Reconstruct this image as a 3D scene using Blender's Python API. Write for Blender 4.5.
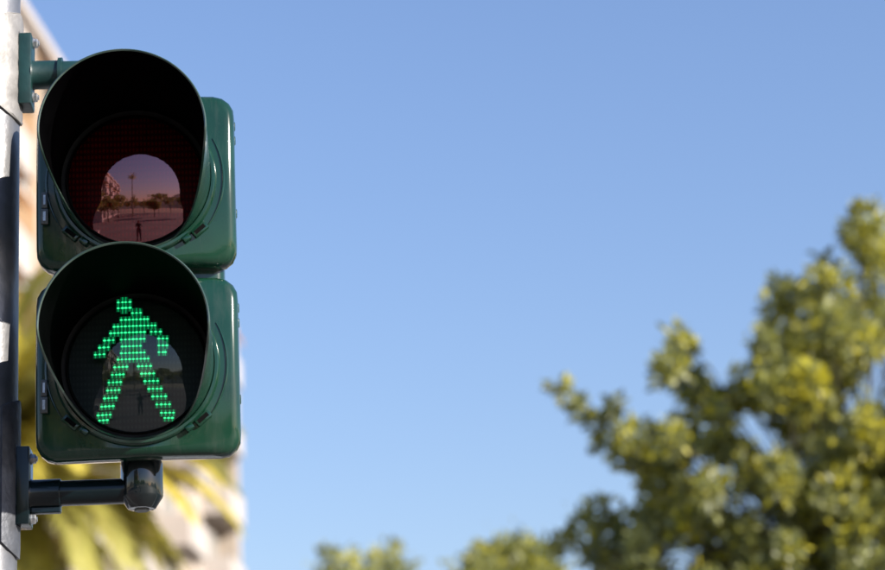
import bpy, bmesh, math, random
from mathutils import Vector, Matrix, Euler, noise
R = math.radians
random.seed(7)
for o in list(bpy.data.objects): bpy.data.objects.remove(o, do_unlink=True)
scene = bpy.context.scene
col = scene.collection

# ------------------------------------------------------------------ camera
CAM_Z = 1.6
F_PX, PITCH, ROLL, PW, PH = 2403.1, 16.993, 2.735, 885.0, 570.0
cd = bpy.data.cameras.new('camera'); cam = bpy.data.objects.new('camera', cd); col.objects.link(cam)
cd.sensor_width = 36.0; cd.lens = 36.0 * F_PX / PW
cd.clip_start = 0.05; cd.clip_end = 6000
cam.matrix_world = Matrix.Translation((0, 0, CAM_Z)) @ Euler((R(90 + PITCH), 0, 0)).to_matrix().to_4x4() @ Matrix.Rotation(R(-ROLL), 4, 'Z')
cd.dof.use_dof = True; cd.dof.focus_distance = 3.50; cd.dof.aperture_fstop = 4.5
scene.camera = cam

# ------------------------------------------------------------------ sky, sun, exposure
SUN_AZ, SUN_EL = 120.0, 25.0            # azimuth clockwise from +Y
S = Vector((math.sin(R(SUN_AZ)) * math.cos(R(SUN_EL)), math.cos(R(SUN_AZ)) * math.cos(R(SUN_EL)), math.sin(R(SUN_EL))))
w = bpy.data.worlds.new('World'); scene.world = w; w.use_nodes = True
nt = w.node_tree; bg = nt.nodes['Background']
sky = nt.nodes.new('ShaderNodeTexSky'); sky.sky_type = 'NISHITA'; sky.sun_disc = False
sky.sun_elevation = R(SUN_EL); sky.sun_rotation = R(SUN_AZ)
sky.altitude = 0; sky.air_density = 1.6; sky.dust_density = 0.5; sky.ozone_density = 6.0
wb = nt.nodes.new('ShaderNodeMix'); wb.data_type = 'RGBA'; wb.blend_type = 'MULTIPLY'; wb.inputs[0].default_value = 1.0   # the camera's white balance
wb.inputs[7].default_value = (1.06, 0.915, 1.015, 1); nt.links.new(sky.outputs[0], wb.inputs[6])
nt.links.new(wb.outputs[2], bg.inputs[0]); bg.inputs[1].default_value = 0.092
sd = bpy.data.lights.new('sun', 'SUN'); sd.energy = 5.0; sd.angle = R(0.5); sd.color = (1.0, 0.93, 0.82)
sun = bpy.data.objects.new('sun', sd); col.objects.link(sun)
sun.rotation_euler = S.to_track_quat('Z', 'Y').to_euler(); sun.location = (20, -12, 30)
vs = scene.view_settings; vs.view_transform = 'Standard'; vs.look = 'None'; vs.gamma = 1.0; vs.exposure = 1.085
vs.use_curve_mapping = False
scene.cycles.use_denoising = True
scene.cycles.max_bounces = 10; scene.cycles.transparent_max_bounces = 16
scene.cycles.sample_clamp_indirect = 6

# ------------------------------------------------------------------ materials
def mat(name, base, rough=0.6, metal=0.0, var=0.0, scale=8.0, bump=0.0, bscale=40.0, coat=0.0, emit=None, estr=0.0, base2=None, detail=5.0, rvar=0.0, spec=0.5):
    m = bpy.data.materials.new(name); m.use_nodes = True
    t = m.node_tree; b = t.nodes['Principled BSDF']
    b.inputs['Roughness'].default_value = rough; b.inputs['Metallic'].default_value = metal
    b.inputs['Coat Weight'].default_value = coat; b.inputs['Coat Roughness'].default_value = 0.03
    b.inputs['Specular IOR Level'].default_value = spec
    b.inputs['Base Color'].default_value = (*base, 1)
    tc = t.nodes.new('ShaderNodeTexCoord')
    if var or base2:
        n = t.nodes.new('ShaderNodeTexNoise'); n.inputs['Scale'].default_value = scale; n.inputs['Detail'].default_value = detail
        t.links.new(tc.outputs['Object'], n.inputs['Vector'])
        r = t.nodes.new('ShaderNodeValToRGB'); r.color_ramp.elements[0].position = 0.32; r.color_ramp.elements[1].position = 0.68
        a = base2 if base2 else tuple(c * (1 - var) for c in base)
        c2 = base if base2 else tuple(min(1, c * (1 + var)) for c in base)
        r.color_ramp.elements[0].color = (*a, 1); r.color_ramp.elements[1].color = (*c2, 1)
        t.links.new(n.outputs['Fac'], r.inputs[0]); t.links.new(r.outputs[0], b.inputs['Base Color'])
        if rvar:
            mr = t.nodes.new('ShaderNodeMapRange'); mr.inputs['To Min'].default_value = max(.02, rough - rvar); mr.inputs['To Max'].default_value = rough + rvar
            t.links.new(n.outputs['Fac'], mr.inputs['Value']); t.links.new(mr.outputs[0], b.inputs['Roughness'])
    if bump:
        n2 = t.nodes.new('ShaderNodeTexNoise'); n2.inputs['Scale'].default_value = bscale; n2.inputs['Detail'].default_value = 4
        t.links.new(tc.outputs['Object'], n2.inputs['Vector'])
        bp = t.nodes.new('ShaderNodeBump'); bp.inputs['Strength'].default_value = bump; bp.inputs['Distance'].default_value = 0.01
        t.links.new(n2.outputs['Fac'], bp.inputs['Height']); t.links.new(bp.outputs[0], b.inputs['Normal'])
    if emit:
        b.inputs['Emission Color'].default_value = (*emit, 1); b.inputs['Emission Strength'].default_value = estr
    return m

def leafmat(name, base, trans, rough=0.45):
    m = bpy.data.materials.new(name); m.use_nodes = True; t = m.node_tree
    b = t.nodes['Principled BSDF']; out = t.nodes['Material Output']
    b.inputs['Roughness'].default_value = rough
    n = t.nodes.new('ShaderNodeTexNoise'); n.inputs['Scale'].default_value = 3.0
    tc = t.nodes.new('ShaderNodeTexCoord'); t.links.new(tc.outputs['Object'], n.inputs['Vector'])
    r = t.nodes.new('ShaderNodeValToRGB'); r.color_ramp.elements[0].position = .35; r.color_ramp.elements[1].position = .65
    r.color_ramp.elements[0].color = (*[c * .75 for c in base], 1); r.color_ramp.elements[1].color = (*[c * 1.25 for c in base], 1)
    t.links.new(n.outputs['Fac'], r.inputs[0]); t.links.new(r.outputs[0], b.inputs['Base Color'])
    tr = t.nodes.new('ShaderNodeBsdfTranslucent'); tr.inputs[0].default_value = (*trans, 1)
    mx = t.nodes.new('ShaderNodeMixShader'); mx.inputs[0].default_value = 0.42
    t.links.new(b.outputs[0], mx.inputs[1]); t.links.new(tr.outputs[0], mx.inputs[2]); t.links.new(mx.outputs[0], out.inputs[0])
    return m

def lensmat(name, tint, gtint, f0):
    """thin clear dome: tinted see-through with a mirror-like outer skin"""
    m = bpy.data.materials.new(name); m.use_nodes = True; t = m.node_tree
    t.nodes.remove(t.nodes['Principled BSDF']); out = t.nodes['Material Output']
    tr = t.nodes.new('ShaderNodeBsdfTransparent'); tr.inputs[0].default_value = (*tint, 1)
    gl = t.nodes.new('ShaderNodeBsdfGlossy'); gl.inputs['Color'].default_value = (*gtint, 1); gl.inputs['Roughness'].default_value = 0.03
    lw = t.nodes.new('ShaderNodeLayerWeight'); lw.inputs[0].default_value = 0.25
    mr = t.nodes.new('ShaderNodeMapRange'); mr.inputs['To Min'].default_value = f0; mr.inputs['To Max'].default_value = 1.0
    t.links.new(lw.outputs['Fresnel'], mr.inputs['Value'])
    mx = t.nodes.new('ShaderNodeMixShader')
    t.links.new(mr.outputs[0], mx.inputs[0]); t.links.new(tr.outputs[0], mx.inputs[1]); t.links.new(gl.outputs[0], mx.inputs[2])
    # moulded horizontal flutes, very faint
    tc = t.nodes.new('ShaderNodeTexCoord'); wv = t.nodes.new('ShaderNodeTexWave'); wv.bands_direction = 'Z'; wv.inputs['Scale'].default_value = 55; wv.inputs['Distortion'].default_value = 0
    t.links.new(tc.outputs['Object'], wv.inputs['Vector'])
    bp = t.nodes.new('ShaderNodeBump'); bp.inputs['Strength'].default_value = 0.002; bp.inputs['Distance'].default_value = 0.002
    t.links.new(wv.outputs['Fac'], bp.inputs['Height']); t.links.new(bp.outputs[0], gl.inputs['Normal'])
    t.links.new(mx.outputs[0], out.inputs[0])
    return m

M = {}
M['green'] = mat('green_paint', (0.0045, 0.030, 0.017), 0.13, var=.18, scale=14, coat=.4, bump=.012, bscale=40, rvar=.05, spec=.4)
def wear(m, dust, amt, sc):
    """dull dust film and thin rain streaks over a painted surface"""
    t = m.node_tree; b = t.nodes['Principled BSDF']; src = b.inputs['Base Color'].links[0].from_socket
    tc = t.nodes.new('ShaderNodeTexCoord'); mp = t.nodes.new('ShaderNodeMapping'); mp.inputs['Scale'].default_value = sc
    n = t.nodes.new('ShaderNodeTexNoise'); n.inputs['Scale'].default_value = 1.0; n.inputs['Detail'].default_value = 7; n.inputs['Roughness'].default_value = .65
    t.links.new(tc.outputs['Object'], mp.inputs[0]); t.links.new(mp.outputs[0], n.inputs['Vector'])
    mr = t.nodes.new('ShaderNodeMapRange'); mr.inputs['From Min'].default_value = .5; mr.inputs['From Max'].default_value = .75; mr.inputs['To Max'].default_value = amt
    t.links.new(n.outputs['Fac'], mr.inputs['Value'])
    mx = t.nodes.new('ShaderNodeMix'); mx.data_type = 'RGBA'; mx.inputs[7].default_value = (*dust, 1)
    t.links.new(mr.outputs[0], mx.inputs[0]); t.links.new(src, mx.inputs[6]); t.links.new(mx.outputs[2], b.inputs['Base Color'])
wear(M['green'], (0.045, 0.06, 0.05), .45, (60, 60, 9))
M['green_visor'] = mat('green_visor', (0.004, 0.026, 0.016), 0.25, var=.15, scale=20, coat=.3)
M['rim'] = mat('visor_rim_highlight', (0.05, 0.075, 0.062), 0.22, base2=(0.015, 0.04, 0.03), scale=30, coat=.4)  # lighter than the visor: the highlight along the rim is put into the colour
M['knuckle'] = mat('knuckle_gloss', (0.002, 0.006, 0.007), 0.1, var=.2, scale=25, coat=.8)
M['black'] = mat('visor_black', (0.001, 0.001, 0.0012), 0.42, var=.3, scale=30, spec=0.003)
M['gasket'] = mat('gasket_rubber', (0.003, 0.003, 0.003), 0.7, spec=.06)
M['seat'] = mat('grey_plastic', (0.016, 0.016, 0.016), 0.55, var=.3, scale=40, spec=.08)
M['clip'] = mat('clip_metal', (0.13, 0.13, 0.12), 0.5, metal=.6, var=.3, scale=60)
M['armpaint_shade'] = mat('arm_paint_shade', (0.002, 0.007, 0.009), 0.22, var=.2, scale=25, coat=.15, spec=.35)  # lower bracket only: the shade below the head is put into the colour
M['platepaint'] = mat('plate_paint', (0.006, 0.030, 0.029), 0.4, var=.25, scale=25, bump=.05, bscale=120)
M['bolt'] = mat('bolt_steel', (0.45, 0.46, 0.47), 0.4, metal=.9, var=.25, scale=200)
M['pole'] = mat('galvanised', (0.21, 0.21, 0.22), 0.42, metal=.7, var=.2, scale=22, bump=.12, bscale=60, detail=8)
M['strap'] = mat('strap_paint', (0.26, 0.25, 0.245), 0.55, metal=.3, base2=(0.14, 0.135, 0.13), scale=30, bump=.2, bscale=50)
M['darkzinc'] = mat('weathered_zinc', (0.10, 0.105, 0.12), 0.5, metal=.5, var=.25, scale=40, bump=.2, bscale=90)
M['lens_r'] = lensmat('red_lens', (0.65, 0.02, 0.04), (1.0, 0.47, 0.52), 0.20)
M['lens_g'] = lensmat('clear_lens', (0.85, 0.9, 0.9), (1.0, 1.0, 1.0), 0.032)
M['board'] = mat('led_board', (0.006, 0.007, 0.007), 0.6)
M['board_r'] = mat('led_board_red', (0.16, 0.008, 0.016), 0.5)
def bands(m, lo, hi):
    """rows of unlit light points on the board, told only by tone"""
    t = m.node_tree; b = t.nodes['Principled BSDF']; tc = t.nodes.new('ShaderNodeTexCoord'); r = t.nodes.new('ShaderNodeValToRGB')
    w1 = t.nodes.new('ShaderNodeTexWave'); w1.bands_direction = 'Z'; w1.inputs['Scale'].default_value = 33; w2 = t.nodes.new('ShaderNodeTexWave'); w2.bands_direction = 'X'; w2.inputs['Scale'].default_value = 56
    mm = t.nodes.new('ShaderNodeMath'); mm.operation = 'MULTIPLY'
    for k, w_ in enumerate((w1, w2)): t.links.new(tc.outputs['Object'], w_.inputs['Vector']); t.links.new(w_.outputs['Fac'], mm.inputs[k])
    r.color_ramp.elements[0].color = (*lo, 1); r.color_ramp.elements[1].color = (*hi, 1); t.links.new(mm.outputs[0], r.inputs[0]); t.links.new(r.outputs[0], b.inputs['Base Color'])
bands(M['board_r'], (.05, .003, .006), (.36, .018, .035)); bands(M['board'], (.003, .004, .004), (.012, .016, .014))
M['led'] = mat('green_led', (0.0, 0.02, 0.01), 0.4, emit=(0.02, 1.0, 0.30), estr=0.6)
M['led_core'] = mat('green_led_core', (0.0, 0.02, 0.01), 0.4, emit=(0.08, 1.0, 0.36), estr=0.9)
M['led_scatter'] = mat('green_led_scatter', (0.0, 0.012, 0.006), 0.5, emit=(0.0, 0.5, 0.16), estr=0.055)  # glowing backing that stands in for LED light scattered in the lens
M['led_dim'] = mat('green_led_glow', (0.0, 0.02, 0.01), 0.4, emit=(0.0, 0.62, 0.17), estr=0.27)

# ------------------------------------------------------------------ mesh helpers
class MB:
    def __init__(s): s.v = []; s.f = []; s.mi = []; s.m = 0
    def add(s, vs, fs, smooth=None):
        k = len(s.v); s.v += [tuple(v) for v in vs]
        for f in fs: s.f.append(tuple(i + k for i in f)); s.mi.append(s.m)
    def box(s, c, d, rot=None, bev=0.0):
        """box centre c, size d, optional chamfer and rotation matrix"""
        hx, hy, hz = d[0] / 2, d[1] / 2, d[2] / 2
        if bev <= 0:
            vs = [(x, y, z) for x in (-hx, hx) for y in (-hy, hy) for z in (-hz, hz)]
            fs = [(0, 1, 3, 2), (4, 6, 7, 5), (0, 4, 5, 1), (2, 3, 7, 6), (0, 2, 6, 4), (1, 5, 7, 3)]
        else:
            bm = bmesh.new(); bmesh.ops.create_cube(bm, size=1)
            for v in bm.verts: v.co = Vector((v.co.x * d[0], v.co.y * d[1], v.co.z * d[2]))
            bmesh.ops.bevel(bm, geom=list(bm.edges), offset=bev, segments=2, profile=.6, affect='EDGES')
            bm.verts.index_update(); vs = [tuple(v.co) for v in bm.verts]; fs = [tuple(v.index for v in f.verts) for f in bm.faces]; bm.free()
        if rot is not None: vs = [tuple(rot @ Vector(v)) for v in vs]
        s.add([(v[0] + c[0], v[1] + c[1], v[2] + c[2]) for v in vs], fs); return s
    def rings(s, rings, cap0=True, cap1=True, closed=True):
        n = len(rings[0]); k = len(s.v); vs = [p for r in rings for p in r]; fs = []
        for i in range(len(rings) - 1):
            for j in range(n if closed else n - 1):
                a, b = i * n + j, i * n + (j + 1) % n
                fs.append((a, b, b + n, a + n))
        if cap0: fs.append(tuple(range(n))[::-1])
        if cap1: fs.append(tuple(range((len(rings) - 1) * n, len(rings) * n)))
        s.add(vs, fs); return s
    def lathe(s, prof, c=(0, 0, 0), axis='Z', n=32, cap0=True, cap1=True, a0=0.0):
        rs = []
        for r, h in prof:
            ring = []
            for j in range(n):
                a = a0 + 2 * math.pi * j / n; x, y = r * math.cos(a), r * math.sin(a)
                p = (x, y, h) if axis == 'Z' else ((h, x, y) if axis == 'X' else (x, h, y))
                ring.append((p[0] + c[0], p[1] + c[1], p[2] + c[2]))
            rs.append(ring)
        return s.rings(rs, cap0, cap1)
    def tube(s, pts, radii, n=8):
        pts = [Vector(p) for p in pts]; rs = []
        up = Vector((0.3, 0.9, 0.1)).normalized()
        for i, p in enumerate(pts):
            t = (pts[min(i + 1, len(pts) - 1)] - pts[max(i - 1, 0)]).normalized()
            a = t.cross(up); a = a.normalized() if a.length > 1e-4 else Vector((1, 0, 0)); b = t.cross(a)
            r = radii[i] if hasattr(radii, '__len__') else radii
            rs.append([tuple(p + (a * math.cos(2 * math.pi * j / n) + b * math.sin(2 * math.pi * j / n)) * r) for j in range(n)])
        return s.rings(rs)
    def mesh(s, name, mats, smooth=False, recalc=True):
        me = bpy.data.meshes.new(name); me.from_pydata(s.v, [], s.f)
        for m in (mats if isinstance(mats, (list, tuple)) else [mats]): me.materials.append(m)
        me.polygons.foreach_set('material_index', s.mi)
        if recalc:
            bm = bmesh.new(); bm.from_mesh(me); bmesh.ops.recalc_face_normals(bm, faces=bm.faces); bm.to_mesh(me); bm.free()
        if smooth:
            me.polygons.foreach_set('use_smooth', [True] * len(me.polygons))
            me.set_sharp_from_angle(angle=R(38))
        me.update(); return me
    def build(s, name, mats, parent=None, smooth=False, recalc=True):
        o = bpy.data.objects.new(name, s.mesh(name, mats, smooth, recalc)); col.objects.link(o)
        if parent is not None: o.parent = parent
        return o

def tag(o, label=None, cat=None, group=None, kind=None):
    if label: o['label'] = label
    if cat: o['category'] = cat
    if group: o['group'] = group
    if kind: o['kind'] = kind
    return o
def empty(name, loc=(0, 0, 0), rz=0.0):
    e = bpy.data.objects.new(name, None); col.objects.link(e); e.location = loc; e.rotation_euler = (0, 0, rz); e.empty_display_size = .2
    return e
def inst(src_mesh, name, parent, loc=(0, 0, 0), rot=(0, 0, 0), scale=(1, 1, 1)):
    o = bpy.data.objects.new(name, src_mesh); col.objects.link(o); o.parent = parent
    o.location = loc; o.rotation_euler = rot; o.scale = scale; return o
def at(px, py, Y):
    """world point that stands at distance Y down the street in direction (px, py)"""
    t, r = R(PITCH), R(ROLL); u2, v2 = (px - PW / 2) / F_PX, (PH / 2 - py) / F_PX
    x = u2 * math.cos(r) + v2 * math.sin(r); v = -u2 * math.sin(r) + v2 * math.cos(r)
    d = Vector((x, math.cos(t) - v * math.sin(t), math.sin(t) + v * math.cos(t)))
    return d * (Y / d.y) + Vector((0, 0, CAM_Z))

# ------------------------------------------------------------------ ground
M['paving'] = mat('paving', (0.125, 0.105, 0.095), 0.8, var=.22, scale=.35, bump=.2, bscale=6, detail=8)
M['asphalt'] = mat('asphalt', (0.055, 0.055, 0.058), 0.85, var=.3, scale=1.2, bump=.3, bscale=60)
M['kerb'] = mat('kerb_stone', (0.36, 0.35, 0.33), 0.8, var=.2, scale=3)
M['paint'] = mat('road_paint', (0.75, 0.75, 0.73), 0.6, var=.12, scale=6)
M['earth'] = mat('earth', (0.24, 0.20, 0.13), 0.95, var=.35, scale=.02, detail=8)
g = MB(); g.box((0, 0, -.62), (5000, 5000, 1.0)); tag(g.build('ground', M['earth']), kind='structure')
# a paved square behind the viewer, a street crossing in front of it
g = MB(); g.box((0, -29.5, -.06), (120, 69, .12), bev=0); tag(g.build('pavement', M['paving']), kind='structure')
g = MB(); g.box((0, 10.5, -.115), (400, 10.5, .01)); tag(g.build('road', M['asphalt']), kind='structure')
g = MB(); g.box((0, 66, -.06), (120, 100, .12)); tag(g.build('pavement', M['paving']), kind='structure')
for yy in (5.13, 15.87):
    g = MB(); g.box((0, yy, -.05), (120, .24, .13), bev=.015); tag(g.build('kerb', M['kerb']), kind='structure')
for k in range(8):
    g = MB(); g.box((-2.2, 6.0 + k * 1.2, -.107), (3.6, .55, .006)); tag(g.build('crossing_stripe', M['paint']), kind='structure')

# ------------------------------------------------------------------ signal pole
HEAD = Vector((-0.4506, 3.3756, CAM_Z + 1.0755)); YAW = R(2.924)
def L2W(x, y, z): return HEAD + Matrix.Rotation(YAW, 3, 'Z') @ Vector((x, y, z))
PX, PY, PR = -0.2385, 0.07, 0.0575
pb = L2W(PX, PY, 0); pole = empty('signal_pole', (pb.x, pb.y, 0), YAW)
tag(pole, 'galvanised steel pole at the left edge, carrying the green pedestrian signal', 'pole')
m = MB(); m.lathe([(PR, .012), (PR, 3.55)], n=48); m.build('shaft', M['pole'], pole, smooth=True)
m = MB(); m.lathe([(PR + .003, 3.545), (PR + .003, 3.57), (PR * .7, 3.59), (.01, 3.597)], n=48); m.build('cap', M['bolt'], pole, smooth=True)
m = MB(); m.box((0, 0, .006), (.28, .28, .014), bev=.003); bpl = m.build('base_plate', M['pole'], pole)
for sx in (-1, 1):
    for sy in (-1, 1):
        m = MB(); m.lathe([(.014, .012), (.014, .03)], c=(sx * .11, sy * .11, 0), n=6); m.build('anchor_bolt', M['bolt'], bpl)
def arcplate(z0, z1, a0, a1, r0, r1, rag=0.0):
    """curved saddle plate hugging the pole, rounded ends"""
    mb = MB(); n = 14; nz = 26; rings = []
    for i in range(nz + 1):
        t = i / nz; z = z0 + (z1 - z0) * t
        e = min(t, 1 - t) * (z1 - z0); k = min(1.0, math.sqrt(max(0.02, e / .018)))
        am, ah = (a0 + a1) / 2, (a1 - a0) / 2 * k
        ring = []
        for j in range(n + 1):
            a = R(am - ah + 2 * ah * j / n); rr = r1 + rag * (random.random() - .5); ring.append((rr * math.cos(a), rr * math.sin(a), z))
        for j in range(n, -1, -1):
            a = R(am - ah + 2 * ah * j / n); ring.append((r0 * math.cos(a), r0 * math.sin(a), z))
        rings.append(ring)
    return mb.rings(rings)
hz = HEAD.z
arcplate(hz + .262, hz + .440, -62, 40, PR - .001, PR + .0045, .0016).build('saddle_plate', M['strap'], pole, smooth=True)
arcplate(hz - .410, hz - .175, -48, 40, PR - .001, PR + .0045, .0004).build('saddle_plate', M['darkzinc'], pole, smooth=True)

# ------------------------------------------------------------------ pedestrian signal
sig = empty('pedestrian_signal', HEAD, YAW)
tag(sig, 'dark green two-lamp pedestrian signal with lit green walking figure below unlit red', 'traffic light')
W2, H2, P2 = 0.1482, 0.1352, 0.1440
NS = 96
def rrect(hw, hh, r, y, zc):
    pts = []
    for j in range(NS):
        a = 2 * math.pi * j / NS; dx, dz = math.cos(a), math.sin(a)
        lo, hi = 0.0, 1.0
        def inside(t):
            x, z = abs(dx * t), abs(dz * t)
            if x > hw or z > hh: return False
            if x > hw - r and z > hh - r: return (x - hw + r) ** 2 + (z - hh + r) ** 2 <= r * r
            return True
        for _ in range(26):
            mid = (lo + hi) / 2
            if inside(mid): lo = mid
            else: hi = mid
        pts.append((dx * lo, y, zc + dz * lo))
    return pts
def circ(r, y, zc): return [(r * math.cos(2 * math.pi * j / NS), y, zc + r * math.sin(2 * math.pi * j / NS)) for j in range(NS)]

def vis_len(phi):
    a = abs(phi)
    pts = [(0, .2188), (92, .2185), (98, .212), (105, .187), (112, .147), (120, .102), (128, .062), (136, .032), (143, .015), (149, .006), (180, .005)]
    for (x0, y0), (x1, y1) in zip(pts, pts[1:]):
        if a <= x1: return y0 + (y1 - y0) * (a - x0) / (x1 - x0)
    return .005
def vis_rad(l): return .1125 + (.1186 - .1125) * l / .2188

def make_section(zc, red):
    # housing
    m = MB(); m.rings([rrect(.1435, .1300, .028, .026, zc), rrect(.1435, .1300, .03, .048, zc), rrect(.139, .122, .034, .095, zc), rrect(.130, .110, .04, .125, zc), rrect(.105, .088, .04, .137, zc)], cap0=True)
    hs = m.build('housing', M['green'], sig, smooth=True)
    for dz in (-.055, .062, .085):
        h = MB(); h.lathe([(.002, 0), (.0025, .002), (.0025, .012), (.002, .014)], c=(.1470, .034, zc + dz), n=10); h.build('hinge_pin', M['green'], hs, smooth=True)
    # door with rolled edge, raised flange round the visor and lens seat
    prof = [('r', -.002, .038, .026), ('r', 0, .031, .030), ('r', 0, .012, .030), ('r', -.0012, .0062, .030), ('r', -.0045, .0022, .028), ('r', -.0095, .0002, .025), ('r', -.0125, 0.0, .024)]
    rs = [rrect(W2 + d, H2 + d * 1.0, rr, y, zc) for _, d, y, rr in prof]
    rs += [circ(r, y, zc) for r, y in ((.1212, .0005), (.1205, -.0015), (.1195, -.0055), (.1178, -.0072), (.1140, -.0075), (.1128, -.006), (.1120, .000))]
    e0 = rs[len(prof) - 1]; c0 = rs[len(prof)]
    mids = [[tuple(Vector(a).lerp(Vector(b), t)) for a, b in zip(e0, c0)] for t in (.25, .5, .75)]
    rs = rs[:len(prof)] + mids + rs[len(prof):]
    def dome(p): return (p[0], p[1] + max(0.0, (p[0] ** 2 + (p[2] - zc) ** 2 - .121 ** 2) / 2.0), p[2])   # the door face is gently domed
    rs = [[dome(p) for p in ring] for ring in rs]
    m = MB(); m.rings(rs, cap0=False, cap1=False); dr = m.build('door', M['green'], sig, smooth=True)
    # arc ridge beside the visor, as moulded on the door
    for sgn in (1, -1):
        m = MB(); pts = []
        for k in range(15):
            a = R(62 + k * 5.0); rr = .1315 
            pts.append((sgn * rr * math.sin(a), .0008, zc + rr * math.cos(a)))
        m.tube(pts, [.0006 + .0014 * math.sin(math.pi * k / 14) for k in range(15)], n=8); m.build('door_ridge', M['green'], dr, smooth=True)
        # slot and lug for the visor twist lock
        a = R(131); c = (sgn * .1265 * math.sin(a), -.002, zc + .1265 * math.cos(a)); rot = Matrix.Rotation(sgn * R(41) * -1, 3, 'Y')
        m = MB(); m.box(c, (.026, .006, .0125), rot, bev=.0018); sl = m.build('lock_plate', M['green'], dr, smooth=True)
        m = MB(); m.box((c[0], c[1] - .0031, c[2]), (.018, .0012, .0062), rot); m.build('lock_slot', M['gasket'], sl)
        a = R(142); c = (sgn * .1235 * math.sin(a), -.004, zc + .1235 * math.cos(a))
        m = MB(); m.box(c, (.013, .010, .008), rot, bev=.002); m.build('lug', M['green'], dr, smooth=True)
    # two-piece spring clip on the left cheek
    for k, (z0, z1, hw) in enumerate(((-.043, -.018, .0045), (-.068, -.044, .0055))):
        m = MB(); m.box((-.1335, -.003, zc + (z0 + z1) / 2), (hw * 2, .006, (z1 - z0)), bev=.0012); cl = m.build('clip', M['clip'], dr, smooth=True)
        m = MB(); m.box((-.1335, -.0062, zc + (z0 + z1) / 2), (hw * .7, .0016, (z1 - z0) * .6)); m.build('clip_tongue', M['bolt'], cl)
    # visor
    vm = MB(); NP, NL = 120, 14
    def vgrid(off, flip):
        g = []
        for i in range(NP + 1):
            phi = -180 + 360 * i / NP; L = vis_len(phi); row = []
            for j in range(NL + 1):
                l = -.002 + (L + .002) * j / NL; r = vis_rad(max(l, 0)) + off; a = R(phi)
                row.append((r * math.sin(a), -l, zc + r * math.cos(a)))
            g.append(row)
        return g
    go, gi = vgrid(0, 0), vgrid(-.0032, 1)
    # rolled rim: mid line slightly further out in front
    rim = []
    for i in range(NP + 1):
        phi = -180 + 360 * i / NP; L = vis_len(phi) + .0014; r = vis_rad(L) - .0016; a = R(phi)
        rim.append((r * math.sin(a), -L, zc + r * math.cos(a)))
    def addgrid(g):
        n = NL + 1; vs = [p for r in g[:-1] for p in r]; fs = []
        for i in range(NP):
            for j in range(NL): 
                a, b = i * n + j, ((i + 1) % NP) * n + j; fs.append((a, b, b + 1, a + 1))
        vm.add(vs, fs)
    k0 = len(vm.v); vm.m = 0; addgrid(go); k1 = len(vm.v); vm.m = 1; addgrid(gi); k2 = len(vm.v)
    vm.add(rim[:-1], []); n = NL + 1
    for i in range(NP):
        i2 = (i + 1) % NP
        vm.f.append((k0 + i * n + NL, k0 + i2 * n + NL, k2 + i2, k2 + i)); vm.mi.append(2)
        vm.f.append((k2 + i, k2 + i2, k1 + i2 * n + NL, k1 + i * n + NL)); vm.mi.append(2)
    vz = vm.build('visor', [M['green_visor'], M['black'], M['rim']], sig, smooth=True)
    # lens seat, gasket, board, lens
    m = MB(); m.rings([circ(.1118, -.001, zc), circ(.1065, .001, zc), circ(.1030, .003, zc)], False, False); st = m.build('lens_seat', M['seat'], sig, smooth=True)
    m = MB(); m.rings([circ(.1032, .002, zc), circ(.1020, -.0008, zc), circ(.1000, -.0002, zc), circ(.0990, .004, zc)], False, False); m.build('gasket', M['gasket'], st, smooth=True)
    m = MB(); RL = .46; rs = []       # shallow dome aimed a little downwards
    for k in range(24):
        r = max(.0005, .1003 * (1 - k / 23)); rs.append([(p[0], -.012 + RL - math.sqrt(RL * RL - p[0] ** 2 - (p[2] - zc - .03) ** 2), p[2]) for p in circ(r, 0, zc)])
    m.rings(rs, False, True); ln = m.build('lens', M['lens_r'] if red else M['lens_g'], sig, smooth=True)
    ln['label'] = 'unlit red domed lens mirroring the street' if red else 'clear domed lens over the green figure'
    m = MB(); m.rings([circ(.1025, .0135, zc), circ(.001, .0135, zc)], False, True); bd = m.build('led_board', M['board_r'] if red else M['board'], ln)
    return bd
make_section(P2, True)
board = make_section(-P2, False)
# neck between the two housings
m = MB()
def neck(z, hw, hd): 
    out = []
    for j in range(48):
        a = 2 * math.pi * j / 48; c, s_ = math.cos(a), math.sin(a); e = .35
        out.append((hw * math.copysign(abs(c) ** e, c), .07 + hd * math.copysign(abs(s_) ** e, s_), z))
    return out
m.rings([neck(-.03, .128, .036), neck(.03, .128, .036)]); m.build('neck', M['green'], sig, smooth=True)

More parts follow.
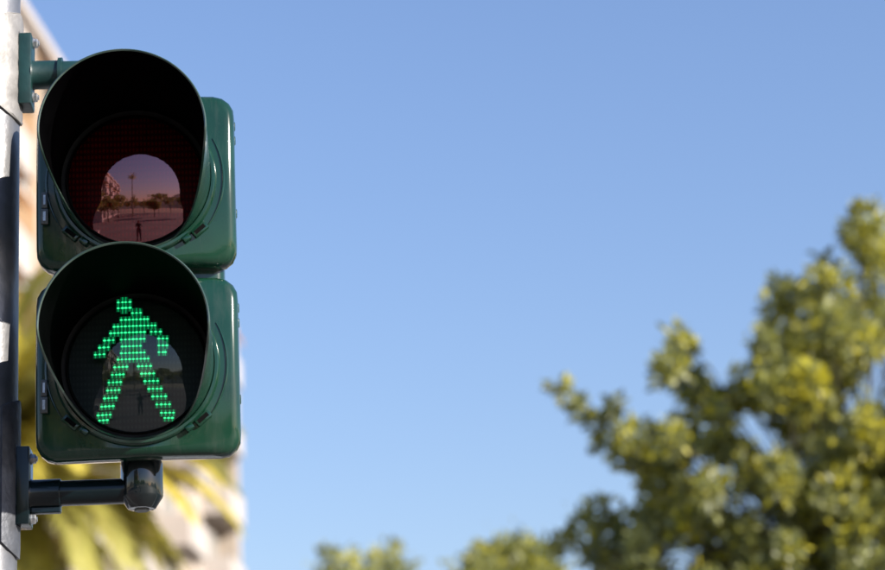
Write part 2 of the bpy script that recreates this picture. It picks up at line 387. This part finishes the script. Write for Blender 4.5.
# walking figure: rows of light points read off the lamp, with the thin upright streaks between them
led = MB(); glow = MB()
def led_xy(zx, zy, oy):   # position in lamp face (metres from lamp centre)
    px, py = 90 + zx / 8.14, oy + zy / 8.14
    return (px - 135.7) * .001475 , (366.6 - py) * .001495
rows = [(292, 88, [230, 265, 290, 325]), (292, 138, [230, 265, 292, 325]), (292, 185, [345, 378, 410]),
        (292, 240, [255, 290, 320, 350, 378, 410, 440, 466]), (292, 295, [198, 228, 258, 288, 320, 350, 378, 410, 440, 470, 500, 526]),
        (292, 348, [170, 200, 230, 258, 288, 320, 350, 378, 410, 440, 495, 530, 568]),
        (292, 405, [120, 155, 190, 255, 288, 320, 350, 378, 410, 438, 555, 588, 620]),
        (292, 462, [80, 115, 150, 262, 290, 320, 350, 378, 408, 555, 588, 618]),
        (292, 517, [45, 80, 115, 255, 288, 320, 350, 378, 410, 438, 555, 588, 605]),
        (355, 55, [228, 258, 290, 320, 350, 380, 410, 440, 468]),
        (355, 115, [200, 235, 265, 296, 390, 420, 452, 486]), (355, 175, [180, 212, 240, 268, 415, 445, 477, 510]),
        (355, 235, [152, 185, 215, 245, 440, 475, 506, 540]), (355, 297, [140, 170, 200, 231, 470, 502, 535, 566]),
        (355, 357, [115, 146, 176, 206, 500, 535, 566, 600]), (355, 420, [90, 120, 150, 181, 530, 565, 597, 630]),
        (355, 485, [60, 95, 125, 156, 565, 597, 630, 660]), (355, 525, [70, 100, 131, 590, 620, 650])]
pos = [[led_xy(x, y, oy) for x in xs] for oy, y, xs in rows]
ZC = -P2; YL = .0115
def led_y(x, z): return -.012 + .46 - math.sqrt(.46 ** 2 - x ** 2 - (z - .03) ** 2) + .0026     # just under the dome
def dot(mb, x, z, hw, hh, y):
    ring = [(x + hw * math.cos(2 * math.pi * j / 10), y, ZC + z + hh * math.sin(2 * math.pi * j / 10)) for j in range(10)]
    top = [(x + .55 * hw * math.cos(2 * math.pi * j / 10), y - .0007, ZC + z + .55 * hh * math.sin(2 * math.pi * j / 10)) for j in range(10)]
    mb.rings([ring, top], False, True)
for i, row in enumerate(pos):
    for (x, z) in row:
        YL = led_y(x, z); q_ = random.uniform(.85, 1.12)
        dot(led, x, z, .0024 * q_, .0015 * q_, YL); led.m = 1; dot(led, x, z, .0011 * q_, .0008 * q_, YL - .0008); led.m = 0
        glow.m = 1; glow.box((x, YL + .0016, z + ZC), (.0062, .0004, .0106)); glow.m = 0
        glow.box((x, YL + .001, z + ZC), (.0016, .0008, .0098))          # upright streak through each point
    for a, b in zip(row, row[1:]):                     # weak joining line along each row
        if b[0] - a[0] < .0075: glow.box(((a[0] + b[0]) / 2, led_y((a[0] + b[0]) / 2, a[1]) + .0012, a[1] + ZC), (b[0] - a[0], .0006, .0011))
for zx, zy in ((265, 60), (291, 60), (265, 168), (291, 168), (345, 160), (378, 158), (405, 162)):
    x, z = led_xy(zx, zy, 292); glow.box((x, led_y(x, z) + .001, z + ZC), (.0016, .0008, .006)); glow.m = 1; glow.box((x, led_y(x, z) + .0016, z + ZC), (.0062, .0004, .0066)); glow.m = 0
fig = led.build('walking_figure', [M['led'], M['led_core']], board.parent); fig['label'] = 'lit green walking figure made of light points'; fig['kind'] = 'stuff'
gl_ = glow.build('figure_streaks', [M['led_dim'], M['led_scatter']], board.parent); gl_['kind'] = 'stuff'

# brackets
def bracket(zm, s, armr, colr):
    """s=+1 upper, -1 lower; zm arm axis height"""
    m = MB(); m.box((-.1705, PY, zm + (.004 if s > 0 else .010)), (.0195, .046, .1165), bev=.0025); pl = m.build('bracket_plate', M['platepaint'] if s > 0 else M['armpaint_shade'], sig, smooth=True)
    m = MB(); m.box((-.1805, PY, zm + (.004 if s > 0 else .010)), (.0025, .042, .122)); m.build('shim', M['darkzinc'], pl)
    for dz in (-.043, .047):
        for dy in (0.0,):
            b = MB(); b.lathe([(.0085, -.161), (.0085, -.1595)], c=(0, PY + dy, zm + dz + .006), axis='X', n=20); b.lathe([(.0072, -.1595), (.0072, -.1545), (.0062, -.1535)], c=(0, PY + dy, zm + dz + .006), axis='X', n=6)
            b.lathe([(.004, -.1535), (.004, -.1515)], c=(0, PY + dy, zm + dz + .006), axis='X', n=12)
            b.build('bolt', M['bolt'], pl)
    m = MB(); m.lathe([(colr + .002, -.1615), (colr, -.158), (colr, -.1185), (colr - .0015, -.117)], c=(0, PY, zm), axis='X', n=40); a = m.build('arm_collar', M['platepaint'] if s > 0 else M['armpaint_shade'], sig, smooth=True)
    if s < 0:
        m = MB(); m.box((-.139, PY, zm - colr - .003), (.044, .012, .010), bev=.002); m.build('rib', M['armpaint_shade'], a)
    else:
        m = MB(); m.lathe([(colr + .004, -.121), (colr + .004, -.115)], c=(0, PY, zm), axis='X', n=40); m.build('collar_lip', M['platepaint'], a, smooth=True)
    m = MB(); m.lathe([(armr, -.119), (armr, -.005)], c=(0, PY, zm), axis='X', n=40); m.build('arm', M['armpaint_shade'] if s < 0 else M['platepaint'], sig, smooth=True)
    zo = s * (P2 + .1285)
    h = abs(zm - zo) + .028
    m = MB(); kp = [(.0300, zo), (.0312, zo + s * .004), (.0312, zo + s * (h - .019)), (.0300, zo + s * (h - .016)), (.0205, zo + s * (h - .001)), (.018, zo + s * h)]
    m.lathe(kp, c=(0, PY, 0), n=40); k = m.build('knuckle', M['knuckle'], sig, smooth=True)
    m = MB(); m.lathe([(.011, zo + s * (h - .002)), (.011, zo + s * (h + .003))], c=(0, PY, 0), n=6); m.build('knuckle_nut', M['clip'], k)
bracket(.3440, 1, .0205, .0222)
bracket(-.3150, -1, .0187, .0215)

# ------------------------------------------------------------------ trees
M['leaf_d'] = leafmat('leaf_dark', (0.155, 0.17, 0.08), (0.21, 0.23, 0.06), .42)
M['leaf_m'] = leafmat('leaf_mid', (0.25, 0.26, 0.10), (0.36, 0.36, 0.08), .4)
M['leaf_y'] = leafmat('leaf_young', (0.50, 0.45, 0.045), (0.68, 0.61, 0.04))
M['bark'] = mat('bark', (0.06, 0.048, 0.038), 0.9, var=.35, scale=9, bump=.6, bscale=25)
LEAFM = [M['leaf_d'], M['leaf_m'], M['leaf_y']]
def leaf_clump(mb, c, rad, n, rng, size=.075, kinds=(.3, .5, .2)):
    c = Vector(c)
    bias = rng.random()
    for _ in range(n):
        d = Vector((rng.gauss(0, 1), rng.gauss(0, 1), rng.gauss(0, 1))); d = d.normalized() * rad * rng.random() ** .45 * (1.0 if rng.random() < .8 else rng.uniform(1.2, 1.9))
        p = c + d; ax = (d.normalized() * .8 + Vector((rng.gauss(0, .5), rng.gauss(0, .5), rng.gauss(.25, .5)))).normalized()
        sd_ = ax.cross(Vector((rng.gauss(0, 1), rng.gauss(0, 1), rng.gauss(0, 1)))).normalized(); nn = ax.cross(sd_)
        l = size * rng.uniform(.7, 1.3); w_ = l * .26
        u = rng.random() * .72 + bias * .28
        mb.m = 0 if u < kinds[0] else (1 if u < kinds[0] + kinds[1] else 2)
        mb.add([p, p + ax * l * .5 + sd_ * w_ + nn * l * .04, p + ax * l, p + ax * l * .5 - sd_ * w_ + nn * l * .04], [(0, 1, 2, 3)])
def limb(mb, a, b, r0, r1, rng, sag=.08):
    a, b = Vector(a), Vector(b); n = 6; pts = []
    d = (b - a).length
    for i in range(n + 1):
        t = i / n; p = a.lerp(b, t) + Vector((rng.gauss(0, 1), rng.gauss(0, 1), rng.gauss(0, 1))) * d * .03 * math.sin(math.pi * t)
        p.z += sag * d * math.sin(math.pi * t); pts.append(p)
    mb.tube(pts, [r0 + (r1 - r0) * i / n for i in range(n + 1)], n=6); return pts
def make_tree(name, label, base, trunk_top, trunk_r, clumps, seed, leaves, size, kinds, group=None):
    rng = random.Random(seed)
    root = empty(name, base); tag(root, label, 'tree', group)
    B = Vector(base); tm = MB(); cm = MB()
    T = Vector(trunk_top) - B
    tp = limb(tm, (0, 0, -.05), T, trunk_r, trunk_r * .7, rng, 0)
    hubs = []
    cl = [Vector(c) - B for c, r in clumps]
    # main limbs towards spread-out clumps
    for k in range(9):
        tgt = cl[rng.randrange(len(cl))]; mid = T.lerp(tgt, rng.uniform(.5, .7)); mid.z -= .15
        pts = limb(tm, T, mid, trunk_r * .34, trunk_r * .10, rng); hubs += pts[2:]
    hubs.append(T)
    for (c, r), lc in zip(clumps, cl):
        h = min(hubs, key=lambda p: (p - lc).length); limb(tm, h, lc, max(.006, trunk_r * .07), .003, rng, .04)
        leaf_clump(cm, lc, r, int(leaves * (r / .2) ** 2), rng, size, kinds)
    tm.build('trunk', M['bark'], root, smooth=True, recalc=False)
    cm.build('crown', LEAFM, root, recalc=False)
    return root

rng = random.Random(3)
tips = [(865, 217, 15), (858, 236, 16), (872, 250, 20), (880, 275, 22), (826, 268, 13), (815, 282, 15), (838, 285, 15), (780, 290, 12), (792, 299, 16), (775, 312, 14), (805, 308, 20), (845, 310, 18), (872, 318, 25),
        (676, 336, 10), (682, 350, 14), (672, 368, 17), (688, 384, 19), (660, 378, 9), (700, 402, 16), (736, 378, 9), (745, 396, 14), (765, 345, 15), (780, 335, 18), (768, 365, 18), (800, 345, 22), (825, 345, 22), (795, 375, 24), (835, 375, 24), (775, 395, 22), (815, 402, 24),
        (557, 386, 8), (566, 396, 10), (580, 410, 11), (596, 424, 12), (614, 404, 8), (613, 420, 11), (606, 444, 12), (628, 438, 16), (640, 455, 15), (622, 462, 10), (655, 440, 16),
        (598, 512, 13), (583, 524, 12), (566, 540, 11), (607, 535, 17), (628, 528, 15), (595, 556, 16), (640, 552, 18), (612, 568, 18), (650, 470, 14), (668, 462, 15), (660, 492, 14), (680, 480, 15), (655, 515, 12), (672, 520, 16), (645, 538, 13), (550, 552, 9), (885, 225, 12), (895, 255, 20), (890, 330, 20)]
clumps = [(at(x, y, 14 + rng.uniform(-.5, .5)), r * .0052) for x, y, r in tips]
def inpoly(x, y):
    if (862 - x) ** 2 + ((y - 388) * .8) ** 2 < 20 ** 2: return False       # gap where the sky and dark limbs show
    if x > 885: return y > 250 + 30 * math.sin(x * .05)
    edge = [(640, 470), (665, 435), (700, 408), (740, 400), (775, 372), (800, 335), (840, 325), (885, 330)]
    if x < 640: return y > 545 and x > 600
    for (x0, y0), (x1, y1) in zip(edge, edge[1:]):
        if x <= x1: return y > y0 + (y1 - y0) * (x - x0) / (x1 - x0)
    return False
for k in range(70): clumps.append((at(rng.uniform(770, 960), rng.uniform(440, 620), rng.uniform(12.9, 13.6)), rng.uniform(8, 15) * .0062))
n = 0
while n < 1000:
    x, y = rng.uniform(600, 1240), rng.uniform(300, 860)
    if not inpoly(x, y): continue
    if noise.noise(Vector((x * .022, y * .022, 3.7))) < -.16 - max(0, y - 420) * .0012 or noise.noise(Vector((x * .06, y * .06, 9.1))) < -.28 - max(0, y - 420) * .0008: continue
    if ((x - 960) / 330) ** 2 + ((y - 600) / 330) ** 2 > 1: continue
    clumps.append((at(x, y, rng.uniform(13.0, 15.9)), rng.uniform(6, 19) * .0062)); n += 1
make_tree('broadleaf_tree', 'large leafy yellow-green tree filling the lower right of the view', (3.1, 14.9, 0), (3.1, 14.9, 2.1), .16, clumps, 11, 760, .068, (.26, .44, .30))
# two lesser trees whose tops just reach into view
def small_tree(label, px, py, Y, spread, seed, name='broadleaf_tree', size=.09):
    rg = random.Random(seed); top = at(px, py, Y); cl = []
    for k in range(70):
        a = rg.uniform(0, 2 * math.pi); rr = math.sqrt(rg.random()) * spread; h = rg.random()
        z = top.z - .12 - (rr / spread) ** 2 * spread * .9 - h * spread * 1.2
        cl.append(((top.x + rr * math.cos(a), Y + rr * math.sin(a), z), rg.uniform(.14, .26)))
    for k in range(8):
        cl.append(((top.x + rg.uniform(-.55, .55) * spread, Y + rg.uniform(-.3, .3), top.z - rg.uniform(0, .22)), .09))
    return make_tree(name, label, (top.x, Y, 0), (top.x, Y, top.z - spread * 1.9), .11, cl, seed, 170, size, (.3, .45, .25))
small_tree('small green treetop rising at the bottom edge, farthest left of the trees on the right', 368, 552, 24, .75, 21)
small_tree('green treetop at the bottom edge just left of the large leafy tree', 500, 543, 21, .52, 22)

# ------------------------------------------------------------------ palms
M['frond'] = leafmat('palm_leaflet', (0.36, 0.34, 0.09), (0.45, 0.41, 0.07))
M['frond_y'] = leafmat('palm_leaflet_yellow', (0.58, 0.49, 0.09), (0.66, 0.54, 0.07))
M['frond_d'] = leafmat('palm_leaflet_olive', (0.25, 0.24, 0.085), (0.30, 0.28, 0.06))
M['frond_b'] = leafmat('palm_leaflet_dry', (0.34, 0.24, 0.11), (0.25, 0.16, 0.06))
M['rachis'] = mat('palm_rachis', (0.36, 0.30, 0.10), 0.6, var=.2, scale=5)
M['palmbark'] = mat('palm_bark', (0.26, 0.20, 0.13), 0.95, var=.4, scale=6, bump=.8, bscale=14)
def frond_mesh(length, rise, droop, lm, seed, leaflets=72):
    rg = random.Random(seed); mb = MB(); pts = []
    n = 16; p = Vector((0, 0, 0)); ang = R(rise)
    for i in range(n + 1):
        pts.append(p.copy()); p = p + Vector((math.cos(ang), 0, math.sin(ang))) * length / n; ang -= R(droop) / n * (.4 + 1.2 * i / n)
    mb.m = 1; mb.tube(pts, [.028 * (1 - .85 * i / n) for i in range(n + 1)], n=5); mb.m = 0
    for k in range(leaflets):
        t = .12 + .88 * k / leaflets; f = t * n; i = min(n - 1, int(f)); q = pts[i].lerp(pts[i + 1], f - i); tg = (pts[i + 1] - pts[i]).normalized()
        up = Vector((0, 1, 0)).cross(tg) * -1
        ll = length * .17 * math.sin(math.pi * min(1, .12 + .9 * t)) ** .7 + .05
        for s_ in (-1, 1):
            d = (tg * .75 + Vector((0, s_, 0)) * .85 + up * rg.uniform(.15, .4)).normalized() * ll * rg.uniform(.85, 1.1)
            tip = q + d + Vector((0, 0, -ll * rg.uniform(.25, .5))); mid = q + d * .5; wv = tg * .021
            mb.add([q - wv * .5, q + wv * .5, mid + wv, tip, mid - wv], [(0, 1, 2, 4), (4, 2, 3)])
    return mb.mesh('frond', [lm, M['rachis']], recalc=False)
FRONDS = [(frond_mesh(2.5, 62, 70, M['frond'], 1), 0), (frond_mesh(2.6, 42, 85, M['frond_y'], 2), 1), (frond_mesh(2.6, 22, 80, M['frond_d'], 3), 2), (frond_mesh(2.5, 8, 75, M['frond_y'], 4), 3), (frond_mesh(2.3, -18, 60, M['frond'], 5), 4), (frond_mesh(2.1, -46, 35, M['frond'], 6), 5)]
def make_palm(label, base, H, seed, scale=1.0, group=None, nf=52):
    rg = random.Random(seed); root = empty('palm_tree', base); tag(root, label, 'palm tree', group)
    m = MB(); prof = []
    for i in range(60):
        z = H * i / 59 - .05; r = .24 * (1 + .35 * math.exp(-z / .5)) * (1 - .12 * i / 59) * (1.0 + (.05 if i % 2 else -.03)); prof.append((r * scale, z))
    prof += [(.34 * scale, H + .1), (.36 * scale, H + .3), (.2 * scale, H + .55)]
    m.lathe(prof, n=18); m.build('trunk', M['palmbark'], root, smooth=True)
    for k in range(nf):
        t = k / nf; a = k * 2.39996 + rg.uniform(-.2, .2)
        me = FRONDS[min(5, int(t ** .8 * 5.35))][0]
        s_ = scale * rg.uniform(.85, 1.1)
        inst(me, 'frond', root, (.2 * scale * math.cos(a), .2 * scale * math.sin(a), H + .45 - .35 * t), (rg.uniform(-.25, .25), rg.uniform(-.15, .15), a), (s_, s_, s_))
    return root
pc = at(-14, 455, 26)
make_palm('yellow-green palm tree behind the signal, in front of the cream building', (pc.x, pc.y, 0), pc.z - .3, 5, 1.10, nf=130)

# ------------------------------------------------------------------ apartment buildings
M['cream'] = mat('cream_render', (0.38, 0.32, 0.265), 0.85, var=.08, scale=.6, bump=.1, bscale=20)
M['ochre'] = mat('ochre_render', (0.29, 0.18, 0.095), 0.85, var=.1, scale=.6)
M['whitep'] = mat('white_render', (0.40, 0.36, 0.33), 0.8, var=.06, scale=1.0)
M['frame'] = mat('window_frame', (0.5, 0.48, 0.45), 0.5)
M['pane'] = mat('window_pane', (0.09, 0.09, 0.09), 0.12, spec=.6)
M['awning'] = mat('awning_cloth', (0.30, 0.15, 0.06), 0.85, var=.15, scale=4)
M['rail'] = mat('rail_metal', (0.12, 0.12, 0.12), 0.5, metal=.6)
def winmesh():
    f = MB(); 
    for x in (-.65, .65): f.box((x, 0, 0), (.08, .10, 1.5))
    for z in (-.71, .71): f.box((0, 0, z), (1.22, .10, .08))
    f.box((0, 0, 0), (.06, .09, 1.34)); f.box((0, -.10, -.81), (1.6, .26, .07))
    p = MB(); p.box((0, .03, 0), (1.22, .02, 1.34)); return f.mesh('window', M['frame']), p.mesh('pane', M['pane'])
WF, WP = winmesh()
def balmesh(wd):
    s_ = MB(); s_.box((0, -.60, 0), (wd, 1.2, .2))
    p = MB(); p.box((0, -1.14, .60), (wd, .12, 1.0)); 
    for x in (-1, 1): p.box((x * (wd / 2 - .06), -.54, .60), (.12, 1.08, 1.0))
    r = MB(); r.box((0, -1.14, 1.16), (wd, .05, .05))
    for i in range(6): r.box((-wd / 2 + .1 + i * (wd - .2) / 5, -1.14, 1.12), (.03, .03, .06))
    a = MB(); a.add([(-wd / 2 + .1, -.02, 2.55), (wd / 2 - .1, -.02, 2.55), (wd / 2 - .1, -1.3, 1.95), (-wd / 2 + .1, -1.3, 1.95), (-wd / 2 + .1, -.02, 2.60), (wd / 2 - .1, -.02, 2.60), (wd / 2 - .1, -1.3, 2.0), (-wd / 2 + .1, -1.3, 2.0), (wd/2-.1, -1.3, 1.75), (-wd/2+.1, -1.3, 1.75)], [(0, 1, 2, 3), (4, 7, 6, 5), (0, 4, 5, 1), (1, 5, 6, 2), (0, 3, 7, 4), (3, 2, 8, 9), (2, 6, 7, 3)])
    return s_.mesh('balcony', M['whitep']), p.mesh('parapet', M['whitep']), r.mesh('railing', M['rail']), a.mesh('awning', M['awning'], recalc=False)
BS, BP, BR, BA = balmesh(3.4)
def building(label, base, rz, length, depth, floors, fh, seed, wall, alt, bal_every=2, name='apartment_building', groundfl=3.8):
    """local x runs along the front, -y faces the street; origin at the front-left ground corner"""
    rg = random.Random(seed); root = empty(name, base, rz); tag(root, label, 'building')
    H = groundfl + floors * fh; bays = int(length / 4.2); bw = length / bays
    m = MB(); m.box((length / 2, depth / 2, H / 2 - .1), (length, depth, H + .2)); wl = m.build('wall', wall, root)
    m = MB(); m.box((length / 2, depth / 2, H + .2), (length + .9, depth + .9, .4), bev=.04); rf = m.build('roof', M['whitep'], root)
    m = MB(); m.box((length / 2, .25, H + .8), (length + .2, .2, .8)); m.box((length / 2, depth - .25, H + .8), (length + .2, .2, .8)); m.build('roof_parapet', wall, rf)
    m = MB(); m.box((length * .6, depth / 2, H + 1.5), (4, 4, 2.4)); m.build('stair_housing', alt, rf)
    for b in range(bays):
        x = (b + .5) * bw; isb = (b % bal_every == bal_every - 1)
        if b % 4 == 2:
            m = MB(); m.box((x, -.03, (H + groundfl) / 2), (bw * .96, .09, H - groundfl - .02)); m.build('wall_panel', alt, root)
        for f in range(floors):
            z = groundfl + f * fh
            wo = inst(WF, 'window', root, (x, -.10, z + 1.55), scale=(1.25, 1, 1.2)); inst(WP, 'pane', wo)
            if isb:
                bo = inst(BS, 'balcony', root, (x, 0, z + .05)); inst(BP, 'parapet', bo); inst(BR, 'railing', bo)
                if rg.random() < .45: inst(BA, 'awning', bo)
        so = MB(); so.box((x, -.05, 1.7), (bw * .72, .08, 2.9)); s2 = so.build('shop_front', M['frame'], root); so = MB(); so.box((x, -.10, 1.75), (bw * .64, .04, 2.5)); so.build('pane', M['pane'], s2)
    m = MB(); m.box((length - .35, -.47, H / 2), (.7, .92, H - .02)); m.build('end_pier', wall, root)
    # far and near end walls get windows too
    for xe, rr in ((0, -math.pi / 2), (length, math.pi / 2)):
        for f in range(floors):
            for yy in (depth * .3, depth * .7):
                wo = inst(WF, 'window', root, (xe + (.10 if xe else -.10), yy, groundfl + f * fh + 1.55), (0, 0, rr)); inst(WP, 'pane', wo)
    return root
# street-side block on the left; its front recedes almost along the view
K = 1.3
p1, p2 = Vector((-8.82 * K, 48.93 * K, 0)), Vector((-6.73 * K, 77.8 * K, 0))
d = (p2 - p1).normalized(); start = p1 - d * 26; rz = math.atan2(d.y, d.x)
Lb = (p2 - start).length - 1.0
building('tall cream apartment building with white balconies rising behind the palm and signal', (start.x - 1.15, start.y, 0), rz, Lb, 14, 9, 3.0, 2, M['cream'], M['ochre'])

# ------------------------------------------------------------------ what the lamp glass mirrors, behind the viewer
building('pale apartment building across the square, mirrored at left in the red lens', (-9.5, -66, 0), R(90), 38, 12, 3, 3.1, 9, M['whitep'], M['cream'])
bpy.context.view_layer.update()
make_palm('slender palm behind the viewer, mirrored against the sky in the red lens', (-2.3, -40, 0), 12.0, 8, .6, nf=36)
def street_tree(x, y, seed, label, rad=2.0):
    rg = random.Random(seed); cl = []; zc = 2.0 + rad * rg.uniform(.8, 1.0)
    lob = [(Vector((rg.uniform(-.6, .6), rg.uniform(-.6, .6), rg.uniform(-.35, .6))) * rad, rg.uniform(.4, .75) * rad) for _ in range(6)]
    for k in range(80):
        c, r_ = lob[k % 6]; v = Vector((rg.gauss(0, 1), rg.gauss(0, 1), rg.gauss(0, 1))).normalized() * rg.random() ** .4 * r_ + c
        cl.append(((x + v.x, y + v.y, max(1.7, zc + v.z * .85)), rg.uniform(.22, .5)))
    make_tree('street_tree', label, (x, y, 0), (x, y, 1.9), .14, cl, seed, 30, .2, (.5, .4, .1), 'trees mirrored across the square')
for i, (x, y, rd, lb) in enumerate(((-7.0, -27, 2.0, 'green tree across the square, nearest the pale building'), (-6, -36, 2.6, 'green tree across the square, beyond the slender palm'), (3.5, -34, 1.7, 'small green tree across the square, mirrored right of centre'), (10, -30, 2.4, 'green tree across the square, farthest right in the lens'),
                         (-2.6, -52, 3.4, 'broad green tree far across the square, behind the slender palm'), (1.8, -60, 3.0, 'green tree far across the square, mirrored just right of the palm'), (6.8, -50, 3.2, 'broad green tree far across the square, behind the small one'), (13, -58, 3.6, 'largest green tree far across the square, at far right'))):
    street_tree(x, y, 40 + i, lb, rd)
street_tree(-5.4, -8.5, 51, 'added unseen green tree nearest the viewer, on the near side of the square')  # added out of view to darken what the left door cheeks reflect
# low hills far behind
m = MB(); rg = random.Random(4); vs = []; fs = []; NX = 80
for i in range(NX + 1):
    a = R(150 + 240 * i / NX); hgt = 30 + 22 * math.sin(i * .31) + 14 * math.sin(i * .83 + 1) + rg.uniform(-2, 2)
    for r_, h in ((420, -1.5), (520, hgt * .55), (640, hgt), (900, -1.5)): vs.append((r_ * math.cos(a), r_ * math.sin(a), h))
for i in range(NX):
    for j in range(3): a = i * 4 + j; fs.append((a, a + 4, a + 5, a + 1))
m.add(vs, fs); M['hill'] = mat('hill_scrub', (0.10, 0.10, 0.075), 0.95, var=.4, scale=.05, detail=8)
tag(m.build('hills', M['hill'], smooth=True), kind='structure')
m = MB(); m.box((-6.4, -11.5, .275), (3.2, .5, .55), bev=.03); m.box((-6.4, -11.5, .58), (3.3, .6, .06), bev=.012)
tag(m.build('low_wall', M['whitep']), 'low white bench-height wall standing on the square, mirrored at left', 'wall')

# ------------------------------------------------------------------ the person with the camera, mirrored in the lower lens
M['cloth_top'] = mat('dark_jacket', (0.025, 0.025, 0.03), 0.85, var=.25, scale=12)
M['cloth_leg'] = mat('dark_trousers', (0.02, 0.022, 0.032), 0.9, var=.25, scale=12)
M['skin'] = mat('skin', (0.42, 0.25, 0.18), 0.55)
M['hair'] = mat('hair', (0.03, 0.02, 0.015), 0.7)
M['shoe'] = mat('shoe', (0.02, 0.02, 0.02), 0.5)
M['camblack'] = mat('camera_black', (0.015, 0.015, 0.015), 0.45)
def skin_obj(name, joints, edges, radii, material, parent, root=0, sub=2):
    me = bpy.data.meshes.new(name); me.from_pydata(joints, edges, []); o = bpy.data.objects.new(name, me); col.objects.link(o); o.parent = parent
    md = o.modifiers.new('skin', 'SKIN'); md.use_smooth_shade = True
    for i, v in enumerate(me.skin_vertices[0].data):
        r = radii[i]; v.radius = r if isinstance(r, tuple) else (r, r); v.use_root = (i == root)
    ss = o.modifiers.new('sub', 'SUBSURF'); ss.levels = sub; ss.render_levels = sub
    me.materials.append(material); return o
PERX, PERY = -.50, -7.9
per = empty('person', (PERX, PERY - .36, 0)); tag(per, 'person in dark clothes standing on the square, mirrored in the lower lens', 'person')
# local: +y is forward (towards the signal)
J = [(0, 0, .96), (0, 0, 1.12), (0, .01, 1.30), (0, 0, 1.44), (0, .02, 1.52), (0, .035, 1.60), (0, .04, 1.68),
     (.10, 0, .92), (.12, .02, .50), (.13, -.01, .10), (.14, .12, .04),
     (-.10, 0, .92), (-.12, .02, .50), (-.13, -.01, .10), (-.14, .12, .04),
     (.19, 0, 1.41), (.25, .10, 1.18), (.11, .27, 1.47), (-.19, 0, 1.41), (-.25, .12, 1.18), (-.06, .33, 1.49)]
E_ = [(0, 1), (1, 2), (2, 3), (3, 4), (4, 5), (5, 6), (0, 7), (7, 8), (8, 9), (9, 10), (0, 11), (11, 12), (12, 13), (13, 14), (3, 15), (15, 16), (16, 17), (3, 18), (18, 19), (19, 20)]
RR = [(.16, .11), (.14, .10), (.17, .115), (.11, .08), .052, (.075, .09), (.07, .09), .09, .062, .042, (.045, .03), .09, .062, .042, (.045, .03), .065, .048, .032, .065, .048, .032]
body = skin_obj('body', J, E_, RR, M['cloth_top'], per)
# face, hair, hands
m = MB(); rs = []
for k in range(13):
    t = k / 12; z = 1.505 + .235 * t; rr = math.sin(math.pi * min(.97, max(.05, t * .93 + .05))) ** .6
    rs.append([(.078 * rr * math.cos(2 * math.pi * j / 20), .045 + (.098 if math.sin(2 * math.pi * j / 20) > 0 else .1) * rr * math.sin(2 * math.pi * j / 20), z) for j in range(20)])
m.rings(rs); hd = m.build('head', M['skin'], per, smooth=True)
m = MB(); m.box((0, .150, 1.60), (.022, .026, .045), bev=.006); m.build('nose', M['skin'], hd, smooth=True)
for s_ in (-1, 1):
    m = MB(); m.box((s_ * .081, .045, 1.60), (.014, .035, .06), bev=.005); m.build('ear', M['skin'], hd, smooth=True)
m = MB(); rs = []
for k in range(10):
    t = k / 9; z = 1.60 + .155 * t; rr = math.sqrt(max(.02, 1 - (t * .98) ** 2.4))
    rs.append([(.088 * rr * math.cos(2 * math.pi * j / 20), .03 + .108 * rr * math.sin(2 * math.pi * j / 20), z + (.03 * max(0, math.sin(2 * math.pi * j / 20)) * (1 - t))) for j in range(20)])
m.rings(rs); m.build('hair', M['hair'], hd, smooth=True)
for s_, w0, d0 in ((1, (.11, .27, 1.47), (-.03, .05, .07)), (-1, (-.06, .33, 1.49), (.05, .06, .03))):
    w0 = Vector(w0); dv = Vector(d0); pj = [tuple(w0), tuple(w0 + dv * .55), tuple(w0 + dv)]; pe = [(0, 1), (1, 2)]; pr = [(.026, .02), (.036, .018), (.036, .016)]
    for k in range(5):
        b0 = len(pj); off = Vector((0, (k - 1.5) * .019, 0)) if s_ > 0 else Vector(((k - 1.5) * .019, 0, 0))
        q0 = w0 + dv * (1.0 if k < 4 else .4) + off; ln = (.075, .085, .08, .062, .055)[k]
        q1 = q0 + dv.normalized() * ln * .5; q2 = q1 + (dv.normalized() * .4 + Vector((-s_ * .7, 0, .3))) * ln * .5
        pj += [tuple(q0), tuple(q1), tuple(q2)]; pe += [(2 if k < 4 else 1, b0), (b0, b0 + 1), (b0 + 1, b0 + 2)]; pr += [.010, .009, .008]
    skin_obj('hand', pj, pe, pr, M['skin'], per)
for s_ in (-1, 1):
    m = MB(); m.box((s_ * .14, .06, .045), (.095, .27, .085), bev=.03); m.build('shoe', M['shoe'], per, smooth=True)
    pts = [(s_ * .09, 0, .98), (s_ * .11, .01, .72), (s_ * .122, .02, .50), (s_ * .13, 0, .28), (s_ * .132, -.005, .08)]
    m = MB(); m.tube(pts, [.105, .092, .075, .066, .068], n=20); m.build('trouser_leg', M['cloth_leg'], per, smooth=True)
cb = empty('photo_camera', (PERX, PERY - .125, 1.6)); tag(cb, 'black photo camera with a long lens held up by the mirrored person', 'camera')
m = MB(); m.box((0, -.02, 0), (.14, .06, .10), bev=.01); m.box((0, -.02, .06), (.06, .06, .04), bev=.008); m.build('body', M['camblack'], cb, smooth=True)
m = MB(); m.lathe([(.034, .01), (.036, .02), (.036, .06), (.040, .07), (.040, .105), (.037, .105), (.034, .085)], axis='Y', n=32, cap1=False); m.build('lens_barrel', M['camblack'], cb, smooth=True)
